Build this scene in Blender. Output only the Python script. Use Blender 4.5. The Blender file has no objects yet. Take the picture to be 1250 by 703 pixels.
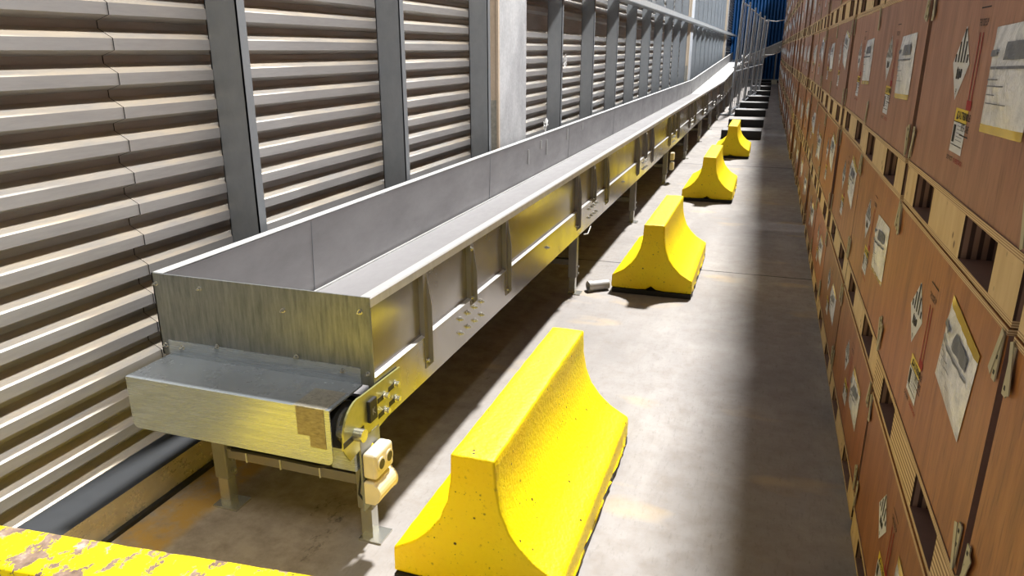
import bpy, bmesh, math, random
from mathutils import Vector, Matrix
random.seed(7)
scn = bpy.context.scene
C = scn.collection
PI = math.pi

# ------------------------------------------------------------------ camera
cam_d = bpy.data.cameras.new('camera'); cam = bpy.data.objects.new('camera', cam_d); C.objects.link(cam)
scn.camera = cam
F, OX, OY = 900.0, 321.0, 290.5            # focal length (px of 1250) and offset of the aisle's vanishing point
yc = Vector((OX, OY, F)).normalized(); uc = Vector((0, F, -OY)).normalized()
xc = uc.cross(yc)
if xc.x < 0: xc = -xc
right = Vector((xc.x, yc.x, uc.x)); up = Vector((xc.y, yc.y, uc.y)); fwd = Vector((xc.z, yc.z, uc.z))
R = Matrix((right, up, -fwd)).transposed()
cam.matrix_world = Matrix.Translation((0, 0, 1.7)) @ R.to_4x4()
cam_d.sensor_width = 36; cam_d.lens = F / 1250 * 36
cam_d.clip_start = 0.02; cam_d.clip_end = 300
# ------------------------------------------------------------------ light
w = bpy.data.worlds.new('sky'); scn.world = w; w.use_nodes = True
w.node_tree.nodes['Background'].inputs[0].default_value = (0.88, 0.94, 1.0, 1)
w.node_tree.nodes['Background'].inputs[1].default_value = 0.145
sun_d = bpy.data.lights.new('sun', 'SUN'); sun = bpy.data.objects.new('sun', sun_d); C.objects.link(sun)
sun_d.energy = 8.8; sun_d.angle = math.radians(3.6); sun_d.color = (1.0, 0.98, 0.95)
sun.rotation_euler = Vector((-0.100, -0.64, -1.0)).to_track_quat('-Z', 'Y').to_euler()
sun.location = (1, 10, 14)
for (ly, ll, lp, lc) in ((2.5, 14.0, 2150, (1.0, 0.97, 0.935)), (22.5, 25.0, 4600, (0.84, 0.92, 1.0))):     # unseen fill lights added to brighten the ribbed wall and far end
    lamp_d = bpy.data.lights.new('fill_light', 'AREA'); lamp = bpy.data.objects.new('fill_light', lamp_d); C.objects.link(lamp)
    lamp_d.shape = 'RECTANGLE'; lamp_d.size = 0.6; lamp_d.size_y = ll; lamp_d.energy = lp; lamp_d.color = lc
    lamp.location = (2.3, ly, 9.6)
    dv = Vector((-4.6, 0, -8.0)).normalized(); yv = Vector((0, 1, 0)); xv = yv.cross(-dv)
    lamp.rotation_euler = Matrix((xv, yv, -dv)).transposed().to_euler()
scn.view_settings.view_transform = 'Standard'; scn.view_settings.look = 'None'
scn.view_settings.gamma = 1; scn.view_settings.use_curve_mapping = False
scn.view_settings.exposure = 0.0

# ------------------------------------------------------------------ materials
def srgb(r, g, b):
    f = lambda c: (c/255/12.92) if c/255 <= 0.04045 else ((c/255+0.055)/1.055)**2.4
    return (f(r), f(g), f(b), 1)
class NT:
    def __init__(s, name, rough=0.6, metal=0.0, spec=None):
        s.m = bpy.data.materials.new(name); s.m.use_nodes = True
        s.t = s.m.node_tree; s.b = s.t.nodes['Principled BSDF']
        s.b.inputs['Roughness'].default_value = rough; s.b.inputs['Metallic'].default_value = metal
        if spec is not None: s.b.inputs['Specular IOR Level'].default_value = spec
        s.tc = None
    def n(s, kind, **kw):
        o = s.t.nodes.new(kind)
        for k, v in kw.items(): setattr(o, k, v)
        return o
    def l(s, a, b): s.t.links.new(a, b)
    def coord(s, scale=(1,1,1), which='Object'):
        tc = s.n('ShaderNodeTexCoord'); mp = s.n('ShaderNodeMapping'); mp.inputs['Scale'].default_value = scale
        s.l(tc.outputs[which], mp.inputs[0]); return mp.outputs[0]
    def noise(s, vec, scale, detail=4, rough=0.55):
        o = s.n('ShaderNodeTexNoise'); o.inputs['Scale'].default_value = scale
        o.inputs['Detail'].default_value = detail; o.inputs['Roughness'].default_value = rough
        s.l(vec, o.inputs['Vector']); return o.outputs['Fac']
    def ramp(s, fac, stops):
        o = s.n('ShaderNodeValToRGB'); e = o.color_ramp.elements
        while len(e) < len(stops): e.new(0.5)
        for i, (p, c) in enumerate(stops): e[i].position = p; e[i].color = c
        s.l(fac, o.inputs[0]); return o.outputs[0]
    def mix(s, fac, a, b, mode='MIX'):
        o = s.n('ShaderNodeMix', data_type='RGBA', blend_type=mode)
        if isinstance(fac, (int, float)): o.inputs[0].default_value = fac
        else: s.l(fac, o.inputs[0])
        for v, i in ((a, 6), (b, 7)):
            if isinstance(v, tuple): o.inputs[i].default_value = v
            else: s.l(v, o.inputs[i])
        return o.outputs[2]
    def base(s, c):
        if isinstance(c, tuple): s.b.inputs['Base Color'].default_value = c
        else: s.l(c, s.b.inputs['Base Color'])
    def rough(s, c): s.l(c, s.b.inputs['Roughness'])
    def bump(s, h, strength=0.3, dist=0.01):
        o = s.n('ShaderNodeBump'); o.inputs['Strength'].default_value = strength; o.inputs['Distance'].default_value = dist
        s.l(h, o.inputs['Height']); s.l(o.outputs[0], s.b.inputs['Normal'])
G = lambda v: (v, v, v, 1)
def plain(name, col, rough=0.6, metal=0.0):
    t = NT(name, rough, metal); v = t.coord(); t.base(t.mix(t.ramp(t.noise(v, 14), [(0.35, G(0)), (0.7, G(1))]), col, tuple([c*0.86 for c in col[:3]]+[1]))); return t.m
M = {}
def mk_floor():
    t = NT('concrete_floor', 0.55); v = t.coord()
    n1 = t.noise(v, 1.1, 8, 0.6); n2 = t.noise(v, 9, 8, 0.7); n3 = t.noise(t.coord((1, 0.25, 1)), 3.2, 6, 0.65)
    c = t.ramp(n1, [(0.3, srgb(132, 127, 124)), (0.55, srgb(148, 143, 140)), (0.75, srgb(162, 158, 154))])
    c = t.mix(t.ramp(n2, [(0.42, G(0)), (0.72, G(0.55))]), c, srgb(128, 118, 108))
    c = t.mix(t.ramp(n3, [(0.5, G(0)), (0.72, G(0.35))]), c, srgb(190, 186, 181))
    n5 = t.noise(t.coord((2.2, 0.5, 1)), 26, 6, 0.75); c = t.mix(t.ramp(n5, [(0.54, G(0)), (0.68, G(0.5))]), c, srgb(112, 106, 101))
    n6 = t.noise(t.coord((0.5, 2.6, 1)), 13, 9, 0.8); c = t.mix(t.ramp(n6, [(0.66, G(0)), (0.70, G(0.55))]), c, srgb(84, 78, 74))
    # dusty brown oil stained ground under the wall side and faded yellow line next to the kerb
    sep = t.n('ShaderNodeSeparateXYZ'); t.l(t.coord(), sep.inputs[0])
    def band(a, b, soft):
        o1 = t.n('ShaderNodeMapRange'); o1.interpolation_type = 'SMOOTHSTEP'; o1.inputs[1].default_value = b + soft; o1.inputs[2].default_value = b
        t.l(sep.outputs[0], o1.inputs[0]); return o1.outputs[0]
    def mul(a, b):
        o = t.n('ShaderNodeMath', operation='MULTIPLY')
        for x, i in ((a, 0), (b, 1)):
            if isinstance(x, float): o.inputs[i].default_value = x
            else: t.l(x, o.inputs[i])
        return o.outputs[0]
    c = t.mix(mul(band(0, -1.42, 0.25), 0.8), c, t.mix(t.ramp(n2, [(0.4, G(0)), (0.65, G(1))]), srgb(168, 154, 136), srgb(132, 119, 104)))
    ymask = mul(band(0, -1.92, 0.05), t.ramp(t.noise(v, 5, 6, 0.7), [(0.38, G(0)), (0.55, G(1))]))
    c = t.mix(ymask, c, srgb(176, 140, 74))
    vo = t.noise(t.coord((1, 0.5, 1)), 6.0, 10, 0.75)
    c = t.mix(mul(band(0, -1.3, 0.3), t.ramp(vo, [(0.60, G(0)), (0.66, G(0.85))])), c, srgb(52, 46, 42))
    # pale tan patches scattered over the floor
    c = t.mix(t.ramp(t.noise(t.coord((0.8, 1.6, 1)), 1.7, 3, 0.5), [(0.62, G(0)), (0.70, G(0.3))]), c, srgb(206, 176, 120))
    cr = t.n('ShaderNodeTexVoronoi', feature='DISTANCE_TO_EDGE'); cr.inputs['Scale'].default_value = 0.55
    dm = t.n('ShaderNodeVectorMath', operation='ADD'); t.l(v, dm.inputs[0])
    nz = t.n('ShaderNodeTexNoise'); nz.inputs['Scale'].default_value = 2.2; t.l(v, nz.inputs['Vector']); t.l(nz.outputs['Color'], dm.inputs[1])
    t.l(dm.outputs[0], cr.inputs['Vector'])
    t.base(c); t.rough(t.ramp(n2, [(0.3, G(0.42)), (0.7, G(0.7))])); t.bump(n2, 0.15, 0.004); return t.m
M['floor'] = mk_floor()
def mk_ply(name, tones, seed):
    t = NT(name, 0.5); oi = t.n('ShaderNodeObjectInfo')
    tc = t.n('ShaderNodeTexCoord'); ad = t.n('ShaderNodeVectorMath', operation='ADD'); t.l(tc.outputs['Object'], ad.inputs[0])
    sc = t.n('ShaderNodeVectorMath', operation='SCALE'); sc.inputs[0].default_value = (7, 13, 5); t.l(oi.outputs['Random'], sc.inputs['Scale']); t.l(sc.outputs[0], ad.inputs[1])
    mp = t.n('ShaderNodeMapping'); mp.inputs['Scale'].default_value = (1, 7.0, 0.9); t.l(ad.outputs[0], mp.inputs[0]); v = mp.outputs[0]
    n1 = t.noise(v, 2.0, 6, 0.65); n2 = t.noise(v, 9, 8, 0.7)
    mp2 = t.n('ShaderNodeMapping'); mp2.inputs['Scale'].default_value = (1, 60, 5); t.l(ad.outputs[0], mp2.inputs[0])
    n3 = t.noise(mp2.outputs[0], 2.0, 3, 0.5); n4 = t.noise(ad.outputs[0], 2.0, 3, 0.5)
    c = t.ramp(n1, [(0.25, tones[0]), (0.5, tones[1]), (0.75, tones[2])])
    c = t.mix(t.ramp(n2, [(0.45, G(0)), (0.75, G(0.5))]), c, tones[0])
    c = t.mix(t.ramp(n3, [(0.56, G(0)), (0.70, G(0.55))]), c, tuple([x*0.5 for x in tones[0][:3]]+[1]))
    c = t.mix(t.ramp(n4, [(0.4, G(0)), (0.7, G(0.35))]), c, tones[2])
    hsv = t.n('ShaderNodeHueSaturation'); mr = t.n('ShaderNodeMapRange'); mr.inputs[3].default_value = 0.82; mr.inputs[4].default_value = 1.15
    t.l(oi.outputs['Random'], mr.inputs[0]); t.l(mr.outputs[0], hsv.inputs['Value']); t.l(c, hsv.inputs['Color'])
    t.base(hsv.outputs[0]); t.bump(n2, 0.12, 0.002); return t.m
M['ply'] = mk_ply('red_brown_plywood', (srgb(128, 86, 66), srgb(172, 121, 94), srgb(190, 142, 114)), 1)
M['ply_orange'] = mk_ply('orange_brown_plywood', (srgb(120, 70, 32), srgb(164, 102, 50), srgb(184, 126, 72)), 2)
def mk_tan():
    t = NT('pine_plywood_face', 0.6); v = t.coord((1, 6, 1)); n = t.noise(v, 3, 5)
    c = t.ramp(n, [(0.3, srgb(205, 172, 120)), (0.7, srgb(228, 202, 152))])
    vo = t.n('ShaderNodeTexVoronoi'); vo.inputs['Scale'].default_value = 17; t.l(t.coord((1, 1, 0.8)), vo.inputs['Vector'])
    c = t.mix(t.ramp(vo.outputs['Distance'], [(0.10, G(0.85)), (0.16, G(0))]), c, srgb(96, 62, 34)); t.base(c); return t.m
M['tan'] = mk_tan()
def mk_lam(name, axis_scale, a, b):
    t = NT(name, 0.7); v = t.coord(axis_scale)
    wv = t.n('ShaderNodeTexWave', wave_type='BANDS', bands_direction='DIAGONAL'); wv.inputs['Scale'].default_value = 1.0
    wv.inputs['Distortion'].default_value = 1.2; wv.inputs['Detail'].default_value = 2; t.l(v, wv.inputs['Vector'])
    t.base(t.ramp(wv.outputs['Fac'], [(0.35, a), (0.6, b)])); return t.m
M['lam_side'] = mk_lam('laminated_block_side', (30, 0, 0), srgb(70, 48, 40), srgb(150, 118, 100))
M['lam_front'] = mk_lam('laminated_board_edges', (0, 2, 45), srgb(150, 118, 80), srgb(226, 200, 156))
M['lam_edge'] = mk_lam('plywood_edge', (0, 1, 130), srgb(168, 132, 92), srgb(222, 196, 152))
M['deck'] = plain('pallet_deck_board', srgb(130, 98, 84), 0.7)
def mk_yellow(name, worn):
    t = NT(name, 0.50, spec=0.35); v = t.coord()
    n1 = t.noise(v, 3, 3); n2 = t.noise(v, 60, 4, 0.6); n3 = t.noise(v, 150, 2)
    c = t.ramp(n1, [(0.3, srgb(255, 216, 2)), (0.7, srgb(255, 232, 8))])
    vo = t.n('ShaderNodeTexVoronoi'); vo.inputs['Scale'].default_value = 26; t.l(v, vo.inputs['Vector'])
    sel = t.noise(v, 11, 2)
    pit = t.n('ShaderNodeMath', operation='MULTIPLY')
    t.l(t.ramp(vo.outputs['Distance'], [(0.10, G(1)), (0.17, G(0))]), pit.inputs[0]); t.l(t.ramp(sel, [(0.50, G(0)), (0.58, G(1))]), pit.inputs[1])
    c = t.mix(pit.outputs[0], c, srgb(70, 55, 20))
    v2 = t.n('ShaderNodeTexVoronoi'); v2.inputs['Scale'].default_value = 62; t.l(v, v2.inputs['Vector']); s2 = t.noise(v, 6, 3, 0.6)
    p2 = t.n('ShaderNodeMath', operation='MULTIPLY'); t.l(t.ramp(v2.outputs['Distance'], [(0.13, G(1)), (0.20, G(0))]), p2.inputs[0]); t.l(t.ramp(s2, [(0.50, G(0)), (0.60, G(1))]), p2.inputs[1])
    c = t.mix(p2.outputs[0], c, srgb(96, 76, 16))
    c = t.mix(t.ramp(n2, [(0.60, G(0)), (0.72, G(0.35))]), c, srgb(150, 112, 10))
    if worn:
        fl = t.noise(t.coord((1, 1.3, 1)), 12, 9, 0.70)
        mask = t.ramp(fl, [(0.525, G(0)), (0.54, G(1))])
        con = t.ramp(t.noise(v, 22, 6, 0.7), [(0.3, srgb(96, 78, 66)), (0.55, srgb(142, 120, 104)), (0.75, srgb(196, 186, 176))])
        c = t.mix(mask, c, con)
        t.bump(mask, 0.5, -0.004)
    else:
        fl = t.noise(v, 5.2, 9, 0.7)
        c = t.mix(t.ramp(fl, [(0.70, G(0)), (0.725, G(0.8))]), c, srgb(176, 140, 90))
        t.bump(n2, 0.55, 0.006)
    t.base(c); return t.m
M['yellow'] = mk_yellow('yellow_painted_concrete', False)
M['yellow_worn'] = mk_yellow('worn_yellow_painted_concrete', True)
M['blackfoot'] = plain('dark_concrete_foot', srgb(60, 56, 50), 0.8)
def mk_galv(name, a, b, rough=0.3, metal=0.9, streak=(6, 6, 1.2), sc=4, spots=True):
    t = NT(name, rough, metal); v = t.coord(streak); n = t.noise(v, sc, 8, 0.7); n2 = t.noise(t.coord(), 2.2, 3)
    c = t.ramp(n, [(0.32, a), (0.68, b)])
    c = t.mix(t.ramp(n2, [(0.35, G(0)), (0.75, G(0.35))]), c, b)
    t.base(c); t.rough(t.ramp(n, [(0.3, G(rough + 0.1)), (0.7, G(max(0.08, rough - 0.06)))])); return t.m
M['steel'] = mk_galv('brushed_side_steel', srgb(146, 143, 141), srgb(164, 161, 159), 0.2, 0.66, (1, 1, 1), 3)
M['steel_belt'] = mk_galv('grey_trough_steel', srgb(124, 122, 123), srgb(142, 140, 141), 0.44, 0.3, (1, 0.4, 1), 4)
M['rim'] = mk_galv('pale_rim_steel', srgb(186, 186, 184), srgb(205, 205, 203), 0.35, 0.4)
M['galv'] = mk_galv('mottled_galvanised_plate', srgb(110, 115, 116), srgb(154, 158, 158), 0.42, 0.7, (14, 14, 1.6), 5)
M['galv_smooth'] = mk_galv('smooth_galvanised_cover', srgb(164, 172, 177), srgb(184, 191, 195), 0.25, 0.45, (1.2, 1.2, 50), 3)
M['post'] = mk_galv('dark_grey_post_steel', srgb(122, 126, 130), srgb(146, 150, 154), 0.42, 0.45, (1, 1, 0.6), 3)
M['zinc'] = mk_galv('yellow_zinc_plate', srgb(150, 150, 92), srgb(178, 176, 122), 0.34, 0.55, (2, 2, 2), 4)
M['bolt'] = plain('zinc_bolt', srgb(205, 205, 198), 0.25, 0.8)
M['dark'] = plain('black_rubber_and_gaps', srgb(24, 23, 22), 0.6)
M['cream'] = plain('cream_plastic', srgb(226, 214, 186), 0.45)
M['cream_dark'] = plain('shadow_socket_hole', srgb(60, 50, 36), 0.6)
M['white'] = plain('white_plastic', srgb(228, 228, 226), 0.45)
M['pvc'] = plain('grey_white_pipe', srgb(200, 200, 200), 0.4)
M['silver_tape'] = mk_galv('crumpled_silver_residue', srgb(120, 114, 96), srgb(214, 210, 196), 0.3, 0.5, (9, 9, 9), 7)
M['brown_tape'] = mk_galv('brown_residue_tape', srgb(118, 104, 74), srgb(168, 156, 120), 0.55, 0.2, (9, 2, 22), 5)
def mk_louvre():
    t = NT('galvanised_wall_sheet', 0.42, 0.35); v = t.coord((1, 0.35, 3)); n = t.noise(v, 5, 8, 0.7)
    c = t.ramp(n, [(0.3, srgb(146, 144, 143)), (0.7, srgb(170, 168, 167))])
    geo = t.n('ShaderNodeNewGeometry'); sep = t.n('ShaderNodeSeparateXYZ'); t.l(geo.outputs['True Normal'], sep.inputs[0])
    topm = t.n('ShaderNodeMapRange'); topm.inputs[1].default_value = 0.3; topm.inputs[2].default_value = 0.5; t.l(sep.outputs[2], topm.inputs[0])
    mu = t.n('ShaderNodeMath', operation='MULTIPLY'); t.l(topm.outputs[0], mu.inputs[0])
    t.l(t.ramp(t.noise(t.coord((1, 0.5, 6)), 3.5, 8, 0.75), [(0.38, G(0.15)), (0.62, G(0.85))]), mu.inputs[1])
    c = t.mix(mu.outputs[0], c, srgb(204, 190, 168))     # dust lying on the upward faces
    t.base(c); t.rough(t.ramp(n, [(0.3, G(0.5)), (0.7, G(0.33))])); return t.m
M['louvre'] = mk_louvre()
M['kerb'] = mk_galv('dented_kerb_steel', srgb(186, 176, 150), srgb(220, 210, 188), 0.26, 0.6, (1, 2, 3), 3)
M['kerb_top'] = plain('shaded_ledge', srgb(46, 49, 53), 0.6)  # kerb's top face, its shade put into the dark colour
def mk_conc(name, a, b):
    t = NT(name, 0.75); v = t.coord((1, 1, 0.6)); n = t.noise(v, 4, 10, 0.72); n2 = t.noise(t.coord(), 40, 5)
    t.base(t.mix(0.3, t.ramp(n, [(0.3, a), (0.7, b)]), t.ramp(n2, [(0.3, a), (0.7, b)]))); t.bump(n, 0.4, 0.01); return t.m
M['column'] = mk_conc('pale_rendered_concrete', srgb(140, 140, 142), srgb(192, 192, 193))
M['column_side'] = mk_conc('brown_formed_concrete', srgb(166, 146, 124), srgb(200, 182, 160))
M['column_base'] = mk_conc('stained_concrete_base', srgb(104, 104, 98), srgb(176, 170, 156))
M['blue'] = plain('blue_profiled_sheet', srgb(18, 86, 146), 0.45, 0.1)
M['block'] = plain('black_block', srgb(38, 38, 40), 0.75)
M['blocktop'] = plain('pale_grey_block_top', srgb(150, 150, 150), 0.8)
M['fence'] = plain('galvanised_fence_tube', srgb(176, 184, 192), 0.4, 0.3)
M['black_ink'] = plain('black_ink', srgb(28, 24, 24), 0.7)
M['red_ink'] = plain('red_ink', srgb(158, 34, 30), 0.7)
M['paper'] = plain('white_paper', srgb(222, 224, 230), 0.6)
def mk_pouch():
    t = NT('document_pouch_film', 0.22); v = t.coord(); n = t.noise(v, 16, 5, 0.65)
    t.base(t.ramp(n, [(0.3, srgb(196, 200, 208)), (0.55, srgb(240, 241, 244))])); t.bump(n, 0.7, 0.012); return t.m
M['pouch'] = mk_pouch()
M['grey_ink'] = plain('grey_print', srgb(120, 124, 134), 0.6)
M['sticker_yellow'] = plain('yellow_sticker', srgb(238, 208, 50), 0.5)
M['gold'] = plain('gold_crumpled_film', srgb(214, 184, 84), 0.25, 0.3)
M['bracket'] = plain('galvanised_bracket', srgb(190, 182, 150), 0.5, 0.1)
def mk_film():
    t = NT('clear_plastic_film', 0.12); v = t.coord()
    n = t.noise(v, 22, 5, 0.6)
    t.base(srgb(225, 228, 235)); t.b.inputs['Alpha'].default_value = 0.35; t.bump(n, 0.9, 0.01); return t.m
M['film'] = mk_film()

# ------------------------------------------------------------------ mesh helpers
class MB:
    def __init__(s): s.v = []; s.f = []; s.mi = []; s.mats = []; s.sm = []
    def mat(s, m):
        if m not in s.mats: s.mats.append(m)
        return s.mats.index(m)
    def add(s, vs, fs, m, smooth=False):
        b = len(s.v); s.v += [tuple(v) for v in vs]; k = s.mat(m)
        for f in fs: s.f.append(tuple(b+i for i in f)); s.mi.append(k); s.sm.append(smooth)
        return s
    def box(s, x0, x1, y0, y1, z0, z1, m, X=None, mats=None):
        vs = [(x, y, z) for x in (x0, x1) for y in (y0, y1) for z in (z0, z1)]
        if X: vs = [tuple(X @ Vector(v)) for v in vs]
        fs = [(0,1,3,2), (4,6,7,5), (0,4,5,1), (2,3,7,6), (0,2,6,4), (1,5,7,3)]   # -x +x -y +y -z +z
        if mats:
            b = len(s.v); s.v += vs
            for f, mm in zip(fs, mats): s.f.append(tuple(b+i for i in f)); s.mi.append(s.mat(mm or m)); s.sm.append(False)
            return s
        return s.add(vs, fs, m)
    def prism(s, pts, axis, a, b, m, mside=None):
        """closed outline pts extruded along axis ('x','y','z') from a to b"""
        def P(p, t):
            return (t, p[0], p[1]) if axis == 'x' else (p[0], t, p[1]) if axis == 'y' else (p[0], p[1], t)
        n = len(pts); vs = [P(p, a) for p in pts] + [P(p, b) for p in pts]
        s.add(vs, [(i, (i+1) % n, n+(i+1) % n, n+i) for i in range(n)], mside or m)
        s.add(vs, [tuple(range(n))[::-1], tuple(range(n, 2*n))], m); return s
    def cyl(s, p, q, r, m, n=12, r2=None, caps=True, smooth=True):
        p, q = Vector(p), Vector(q); d = (q-p).normalized(); a = d.orthogonal().normalized(); b = d.cross(a); r2 = r if r2 is None else r2
        vs = [p + (a*math.cos(2*PI*i/n)+b*math.sin(2*PI*i/n))*r for i in range(n)] + [q + (a*math.cos(2*PI*i/n)+b*math.sin(2*PI*i/n))*r2 for i in range(n)]
        s.add(vs, [(i, (i+1) % n, n+(i+1) % n, n+i) for i in range(n)], m, smooth)
        if caps: s.add(vs, [tuple(range(n))[::-1], tuple(range(n, 2*n))], m)
        return s
    def tube(s, pts, r, m, n=8):
        for a, b in zip(pts, pts[1:]): s.cyl(a, b, r, m, n)
        return s
    def build(s, name, parent=None, loc=None, bevel=0, seg=1):
        me = bpy.data.meshes.new(name); me.from_pydata(s.v, [], s.f)
        for m in s.mats: me.materials.append(m)
        me.polygons.foreach_set('material_index', s.mi); me.polygons.foreach_set('use_smooth', s.sm)
        bm = bmesh.new(); bm.from_mesh(me); bmesh.ops.recalc_face_normals(bm, faces=bm.faces)
        if bevel:
            bmesh.ops.remove_doubles(bm, verts=bm.verts, dist=1e-5)
            bmesh.ops.bevel(bm, geom=[e for e in bm.edges if len(e.link_faces) == 2 and e.calc_face_angle(0) > 0.5], offset=bevel, segments=seg, profile=0.5, affect='EDGES')
        bm.to_mesh(me); bm.free()
        o = bpy.data.objects.new(name, me); C.objects.link(o)
        if parent: o.parent = parent
        if loc: o.location = loc
        return o
def tag(o, label=None, cat=None, group=None, kind=None):
    if label: o['label'] = label
    if cat: o['category'] = cat
    if group: o['group'] = group
    if kind: o['kind'] = kind
    return o
def struct(o): o['kind'] = 'structure'; return o
def empty(name, loc=(0,0,0), rz=0):
    o = bpy.data.objects.new(name, None); C.objects.link(o); o.location = loc; o.rotation_euler = (0, 0, rz); o.empty_display_size = 0.1; return o
def copy_tree(o, parent=None):
    c = o.copy(); C.objects.link(c)
    if parent: c.parent = parent
    for ch in list(o.children): copy_tree(ch, c)
    return c
def text_mb(mb, txt, size, m, place, squeeze=1.0):
    """flat lettering added to mb; place(u, v) -> 3-D point (u along the line, v up), u centred on 0"""
    cu = bpy.data.curves.new('t', 'FONT'); cu.body = txt; cu.size = size; cu.align_x = 'CENTER'; cu.resolution_u = 2; cu.offset = size*0.012
    ob = bpy.data.objects.new('t', cu); C.objects.link(ob)
    bpy.context.view_layer.update()
    me = bpy.data.meshes.new_from_object(ob.evaluated_get(bpy.context.evaluated_depsgraph_get()))
    mb.add([place(v.co.x*squeeze, v.co.y) for v in me.vertices], [tuple(p.vertices) for p in me.polygons], m)
    bpy.data.objects.remove(ob); bpy.data.curves.remove(cu); bpy.data.meshes.remove(me)

# ================================================================== SETTING
YE = 44.0
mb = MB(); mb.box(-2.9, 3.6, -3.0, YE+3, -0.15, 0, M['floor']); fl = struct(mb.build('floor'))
# saw-cut joints across the slab
for i, y in enumerate((5.93, 11.9, 17.9, 23.9)):
    mb = MB(); mb.box(-2.1, 3.1, y-0.004, y+0.004, 0.0, 0.0015, M['block']); struct(mb.build('trim_%d' % (i+2)))
# ribbed wall on the left: trapezoid ribs running along the aisle
XW = -2.31
def ribs(mb, y0, y1, dx, z0=0.08, z1=6.2, skip=()):
    p = 0.1235; d = 0.062; k0 = -6
    pts = []
    k = k0
    while True:
        zt = 0.905 + 0.1235*k + 0.006        # top of the rib's upward slope
        if zt > z1: break
        zb = zt - 0.096
        if zb >= z0 - 0.02 and not (y0 > 6.5 and k == 9):
            pts += [(XW-d+dx, zb), (XW+dx, zb+0.020), (XW+dx, zb+0.062), (XW-d+dx, zb+0.096)]
        k += 1
    n = len(pts); vs = [(x, y0, z) for x, z in pts] + [(x, y1, z) for x, z in pts]
    mb.add(vs, [(i, i+1, n+i+1, n+i) for i in range(n-1)], M['louvre'])
    vs2 = [(x-0.004, y, z) for x, y, z in vs]
    mb.add(vs2, [(i, n+i, n+i+1, i+1) for i in range(n-1)], M['louvre'])
    for e in (0, n):     # sheet edges
        mb.add([vs[e+i] for i in range(n)] + [vs2[e+i] for i in range(n)], [(i, i+1, n+i+1, n+i) for i in range(n-1)], M['block'])
mb = MB()
segs = [(-2.5, 2.24), (2.235, 3.3), (3.3, 6.1), (6.6, 10.55), (10.55, 14.8), (14.8, 21.0), (21.5, 29.0), (29.0, 36.3), (36.9, YE)]
for i, (a, b) in enumerate(segs): ribs(mb, a, b, 0.0045 if i % 2 else 0.0)
mb.box(XW-0.30, XW-0.08, -2.5, YE, 0, 6.3, M['block'])      # backing
struct(mb.build('wall_left'))
# kerb at the wall's foot
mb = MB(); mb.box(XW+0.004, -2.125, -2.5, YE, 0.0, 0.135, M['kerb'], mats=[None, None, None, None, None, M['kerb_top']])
mb.box(-2.125, -2.105, -2.5, YE, 0.0, 0.018, M['dark']); struct(mb.build('trim_1'))
# back wall: blue profiled sheet
mb = MB(); y = YE; x = -3.0; pts = []
while x < 3.4:
    pts += [(x, y), (x+0.04, y-0.04), (x+0.09, y-0.04), (x+0.13, y)]; x += 0.17
n = len(pts); vs = [(a, b, 0.0) for a, b in pts] + [(a, b, 8.5) for a, b in pts]
mb.add(vs, [(i, i+1, n+i+1, n+i) for i in range(n-1)], M['blue']); mb.box(-3, 3.4, y+0.0, y+0.1, 0, 8.5, M['blue'])
struct(mb.build('wall_back'))
mb = MB(); mb.box(-1.6, 1.2, YE-0.22, YE-0.05, 0.0, 0.14, M['block'], mats=[None, None, None, None, None, M['column']]); mb.box(-1.6, 1.2, YE-0.26, YE-0.05, 0.14, 0.19, M['column'])
struct(mb.build('baseboard_back'))

# steel posts
def post(y, label):
    t = empty('steel_post', (-2.23, y, 0.125))
    mb = MB(); d = 0.08
    mb.box(-d, d, 0, 0.006, 0, 6.0, M['post']); mb.box(d-0.006, d, 0, 0.056, 0, 6.0, M['post']); mb.box(-d, -d+0.006, 0, 0.056, 0, 6.0, M['post'])
    mb.box(d-0.018, d-0.006, 0.05, 0.056, 0, 6.0, M['post'])
    mb.build('channel', t)
    if y > 6.5:
        mb = MB(); mb.prism([(-d, 2.03), (d+0.04, 2.22), (-d, 2.22)], 'y', -0.006, 0.0, M['post']); mb.build('gusset', t)
    return tag(t, label, 'post', 'grey steel posts along the ribbed wall')
ords = ['nearest', 'second nearest', 'third nearest']
names = ['grey steel channel post nearest the camera, behind the trough end', 'grey steel channel post second from the camera on the ribbed wall', 'grey steel channel post standing tight against the near side of the first concrete pillar']
for i, y in enumerate((2.745, 4.235, 5.74)): post(y, names[i])
cnt = ['first', 'second', 'third', 'fourth', 'fifth', 'sixth', 'seventh', 'eighth', 'ninth', 'tenth', 'eleventh', 'twelfth', 'thirteenth', 'fourteenth', 'fifteenth', 'sixteenth', 'seventeenth', 'eighteenth', 'nineteenth', 'twentieth']
for i in range(9): post(7.98 + 1.52*i if i else 7.98, 'grey steel channel post, %s beyond the first concrete pillar' % cnt[i])
for i in range(9): post(22.7 + 1.52*i, 'grey steel channel post, %s beyond the second concrete pillar' % cnt[i])
def pillar(y, label):
    t = empty('concrete_pillar', (-2.15, y, 0.0))
    mb = MB(); mb.box(-0.35, 0.0, 0, 0.76, 0.0, 6.2, M['column'], mats=[None, None, M['column_side'], None, None, None]); mb.build('shaft', t)
    mb = MB(); mb.box(-0.345, 0.004, -0.006, 0.0, 0.0, 1.30, M['column_base']); mb.box(-0.012, 0.006, -0.012, 0.02, 0.0, 6.2, M['column_side']); mb.build('stained_base', t)
    return tag(t, label, 'pillar', 'concrete pillars in the left wall')
pillar(5.98, 'pale grey rough concrete pillar nearest the camera with a brown side')
pillar(20.9, 'pale cream concrete pillar in the middle distance of the left wall')
pillar(36.3, 'far concrete pillar beside the blue wall')
mb = MB(); b = 0.0
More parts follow.
